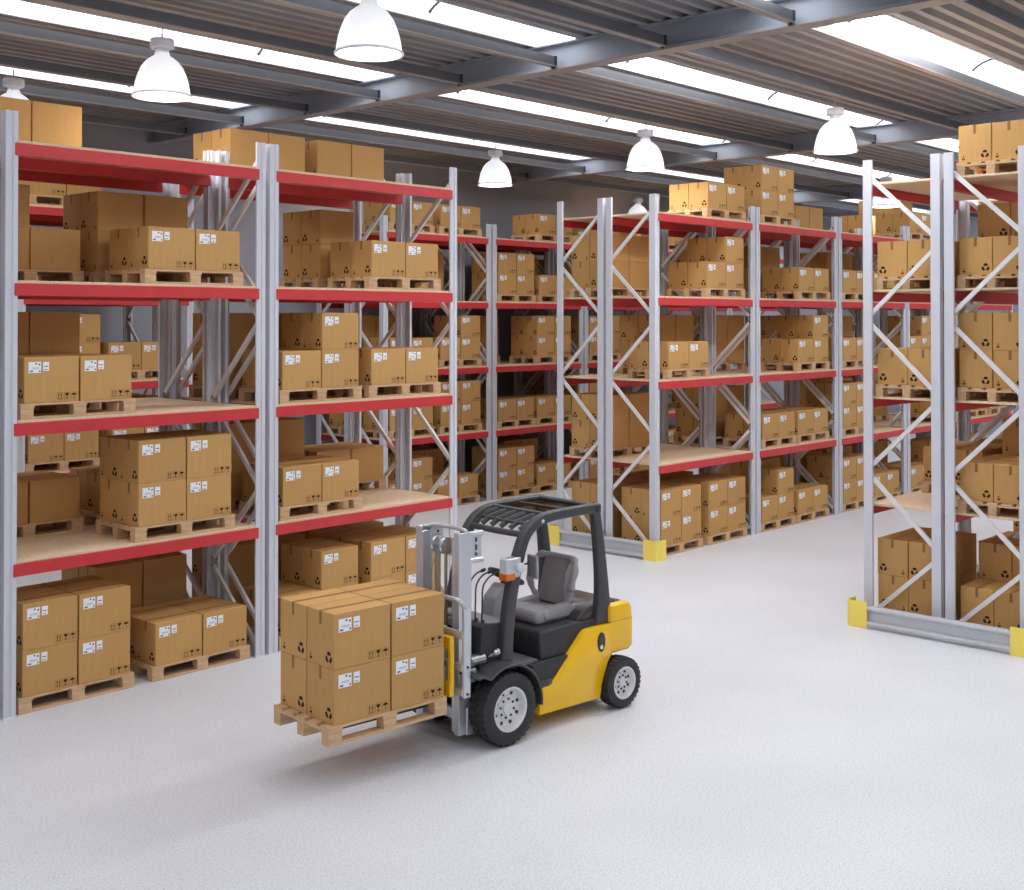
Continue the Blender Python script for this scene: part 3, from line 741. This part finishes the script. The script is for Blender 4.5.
# mast
mast = link('mast', None, F)
for sg in (1, -1):
    r_ = MB()
    ch = [(.19, .30), (.335, .30), (.335, .235), (.315, .235), (.315, .28), (.21, .28), (.21, .235), (.19, .235)]
    r_.prism([(x, sg*y) for x, y in ch], 'z', .11, 1.86, M['steel'], .003, 1)
    r_.bev(.175, .25, min(sg*.23, sg*.31), max(sg*.23, sg*.31), .10, .34, M['steel'], .006, 1)
    r_.build('mast_rail', mast, smooth=False)
    i_ = MB()
    ch = [(.22, .234), (.335, .234), (.335, .20), (.32, .20), (.32, .22), (.235, .22), (.235, .20), (.22, .20)]
    i_.prism([(x, sg*y) for x, y in ch], 'z', .13, 1.82, M['steel'], .003, 1); i_.build('mast_rail', mast, smooth=False)
    hc = MB(); hc.tube([(.22, sg*.13, .2), (.22, sg*.13, 1.2)], .034, M['dark'], 12); hc.tube([(.22, sg*.13, 1.2), (.22, sg*.13, 1.80)], .028, M['bronze'], 12); hc.build('lift_cylinder', mast)
    br = MB()
    for z in (1.835, 1.60): br.tube([(.20, sg*.27, z), (.04, sg*.27, z)], .024, M['steel'], 10)
    br.box(.05, .19, sg*.265-.006, sg*.265+.006, 1.60, 1.835, M['steel']); br.box(.10, .125, sg*.265-.008, sg*.265+.008, 1.64, 1.80, M['bolt'])
    for z in (1.68, 1.75): br.lathe([(.014, -.012), (.014, .012)], M['chrome'], 10, 'y', (.112, sg*.265, z), True, True)
    br.build('mast_bracket', mast)
    chn = MB(); chn.box(.275, .29, sg*.06-.014, sg*.06+.014, .6, 1.70, M['bronze']); chn.build('chain', mast, smooth=False)
    pl = MB(); pl.lathe([(.065, -.014), (.075, -.014), (.06, -.006), (.06, .006), (.075, .014), (.065, .014), (.02, .016)], M['chrome'], 24, 'y', (.27, sg*.06, 1.72), True, True); pl.build('pulley', mast)
    tc_ = MB(); tc_.tube([(.22, sg*.31, .74), (.08, sg*.33, .75)], .05, M['chrome'], 14); tc_.tube([(.10, sg*.33, .75), (-.06, sg*.35, .77)], .024, M['chrome'], 10); tc_.tube([(-.03, sg*.34, .765), (-.08, sg*.352, .775)], .042, M['chrome'], 12)
    tc_.bev(.17, .26, min(sg*.25, sg*.35), max(sg*.25, sg*.35), .56, .68, M['steel'], .01, 1)
    tc_.build('tilt_cylinder', mast)
cb = MB()
cb.tube(curve([(.24, -.27, 1.85), (.20, -.20, 1.865), (.185, 0, 1.868), (.20, .20, 1.865), (.22, .27, 1.85)], 5), .02, M['steel'], 10)
cb.build('crossbar', mast)
for x0, x1, z0, z1 in ((.195, .218, 1.62, 1.70), (.21, .25, .20, .30), (.192, .212, 1.0, 1.07)):
    cb = MB(); cb.bev(x0, x1, -.279, .279, z0, z1, M['steel'], .005, 1); cb.build('crossbar', mast)
# carriage, forks, load backrest
cg = MB()
for z0, z1 in ((.50, .62), (.90, 1.01)): cg.bev(.455, .505, -.40, .385, z0, z1, M['yellow'], .006, 1)
for y in (-.38, .365): cg.bev(.46, .50, y-.025, y+.025, .55, .98, M['yellow'], .005, 1)
for sg in (1, -1): cg.bev(.36, .46, min(sg*.13, sg*.17), max(sg*.13, sg*.17), .45, 1.05, M['steel'], .006, 1)
cg.build('fork_carriage', mast)['label'] = 'yellow fork carriage'
for sg in (1, -1):
    fk = MB(); fk.prism([(.505, .98), (.545, .98), (.545, .462), (1.55, .447), (1.56, .438), (1.55, .432), (.52, .422), (.505, .44)], 'y', sg*.20-.055, sg*.20+.055, M['darkpaint'], .004, 1)
    fk.build('fork', mast)
bkr = MB()
for y in (-.435, -.15, .15): bkr.bev(.405, .445, y-.022, y+.022, .50, 1.30, M['steel'], .006, 1)
bkr.bev(.34, .415, .43, .465, .485, 1.24, M['steel'], .006, 1)
bkr.tube(curve([(.43, -.43, 1.31), (.43, .30, 1.32), (.41, .41, 1.30), (.378, .445, 1.23)], 5), .022, M['steel'], 8)
for z in (.53, .745, 1.02): bkr.bev(.385, .425, -.44, .45, z-.03, z+.03, M['steel'], .005, 1)
for z in (.52, .75): bkr.lathe([(.012, .464), (.012, .472)], M['bolt'], 8, 'y', (.378, 0, z), True, True)
bkr.build('load_backrest', mast)['label'] = 'silver load backrest frame'

# ---- the load on the forks
fx, fy = math.cos(FA), math.sin(FA)
def fworld(x, y, z): return (FO[0]+x*fx-y*fy, FO[1]+x*fy+y*fx, z)
PZ = .375
rl = FA-PI
o = make_pallet(fworld(1.151, 0, PZ), rl, True); tag(o, 'raised wooden pallet on the forks of the forklift', 'pallet')
for k in range(2):
    for ci, x in ((1, 1.135-BU/2-.008), (0, 1.135+BU/2+.008)):
        for ri, y in ((0, BV/2+.006), (1, -BV/2-.006)):
            o = near_carton(fworld(x, y, PZ+PH+k*(BH+.002)), rl)
            tag(o, '%s %s %s carton of the load on the forklift forks' % ('upper' if k else 'lower', 'outer' if ci == 0 else 'mast-side', 'front' if ri == 0 else 'rear'), 'carton', 'cartons on the forklift')

# ------------------------------------------------------------------ cartons in the racks: the 292 that show largest as things, the others as one mass
objs = []
for loc, rz, near, lab, grp in CART: objs.append(link('cardboard_box', ME_FULL, loc=loc, rz=rz))
bpy.context.view_layer.update()
dg = bpy.context.evaluated_depsgraph_get()
idx = {o.name: i for i, o in enumerate(objs)}; hits = [0]*len(objs)
mw = co.matrix_world; f_ = 1215.6; orig = mw.translation
M3 = mw.to_3x3()
for py in range(1, 890, 3):
    for px in range(1, 1024, 3):
        d = (M3 @ Vector(((px-512)/f_, -(py-306.5)/f_, -1))).normalized()
        ok, hl_, nn, fi, ho, mm_ = S.ray_cast(dg, orig, d)
        if ok and ho.name in idx: hits[idx[ho.name]] += 1
order = sorted(range(len(objs)), key=lambda i: -hits[i])
keep = set(i for i in order[:292] if hits[i] > 0)
print('cartons', len(objs), 'seen', sum(1 for h in hits if h), 'kept', len(keep))
bpy.data.batch_remove(objs)
mass = MB()
for i, (loc, rz, near, lab, grp) in enumerate(CART):
    if i in keep:
        if near and hits[i] > 25: o = near_carton(loc, rz)
        else: o = link('cardboard_box', ME_FULL, loc=loc, rz=rz)
        tag(o, lab, 'carton', grp)
    else:
        mass.merge(ME_FULL, Matrix.Translation(loc) @ Matrix.Rotation(rz, 4, 'Z'))
o = mass.build('carton_mass', smooth=False); o['kind'] = 'stuff'; o['category'] = 'cartons'
o['label'] = 'small far brown cartons mostly hidden deep inside the racks'

# ------------------------------------------------------------------ world and output look
wd = bpy.data.worlds.new('world'); S.world = wd; wd.use_nodes = True
wd.node_tree.nodes['Background'].inputs[0].default_value = (.5, .55, .62, 1); wd.node_tree.nodes['Background'].inputs[1].default_value = .3
S.view_settings.view_transform = 'Standard'; S.view_settings.look = 'None'; S.view_settings.gamma = 1; S.view_settings.use_curve_mapping = False
S.view_settings.exposure = .63
S.cycles.use_denoising = True
S.cycles.max_bounces = 8; S.cycles.diffuse_bounces = 5; S.cycles.glossy_bounces = 3
S.cycles.sample_clamp_indirect = 6
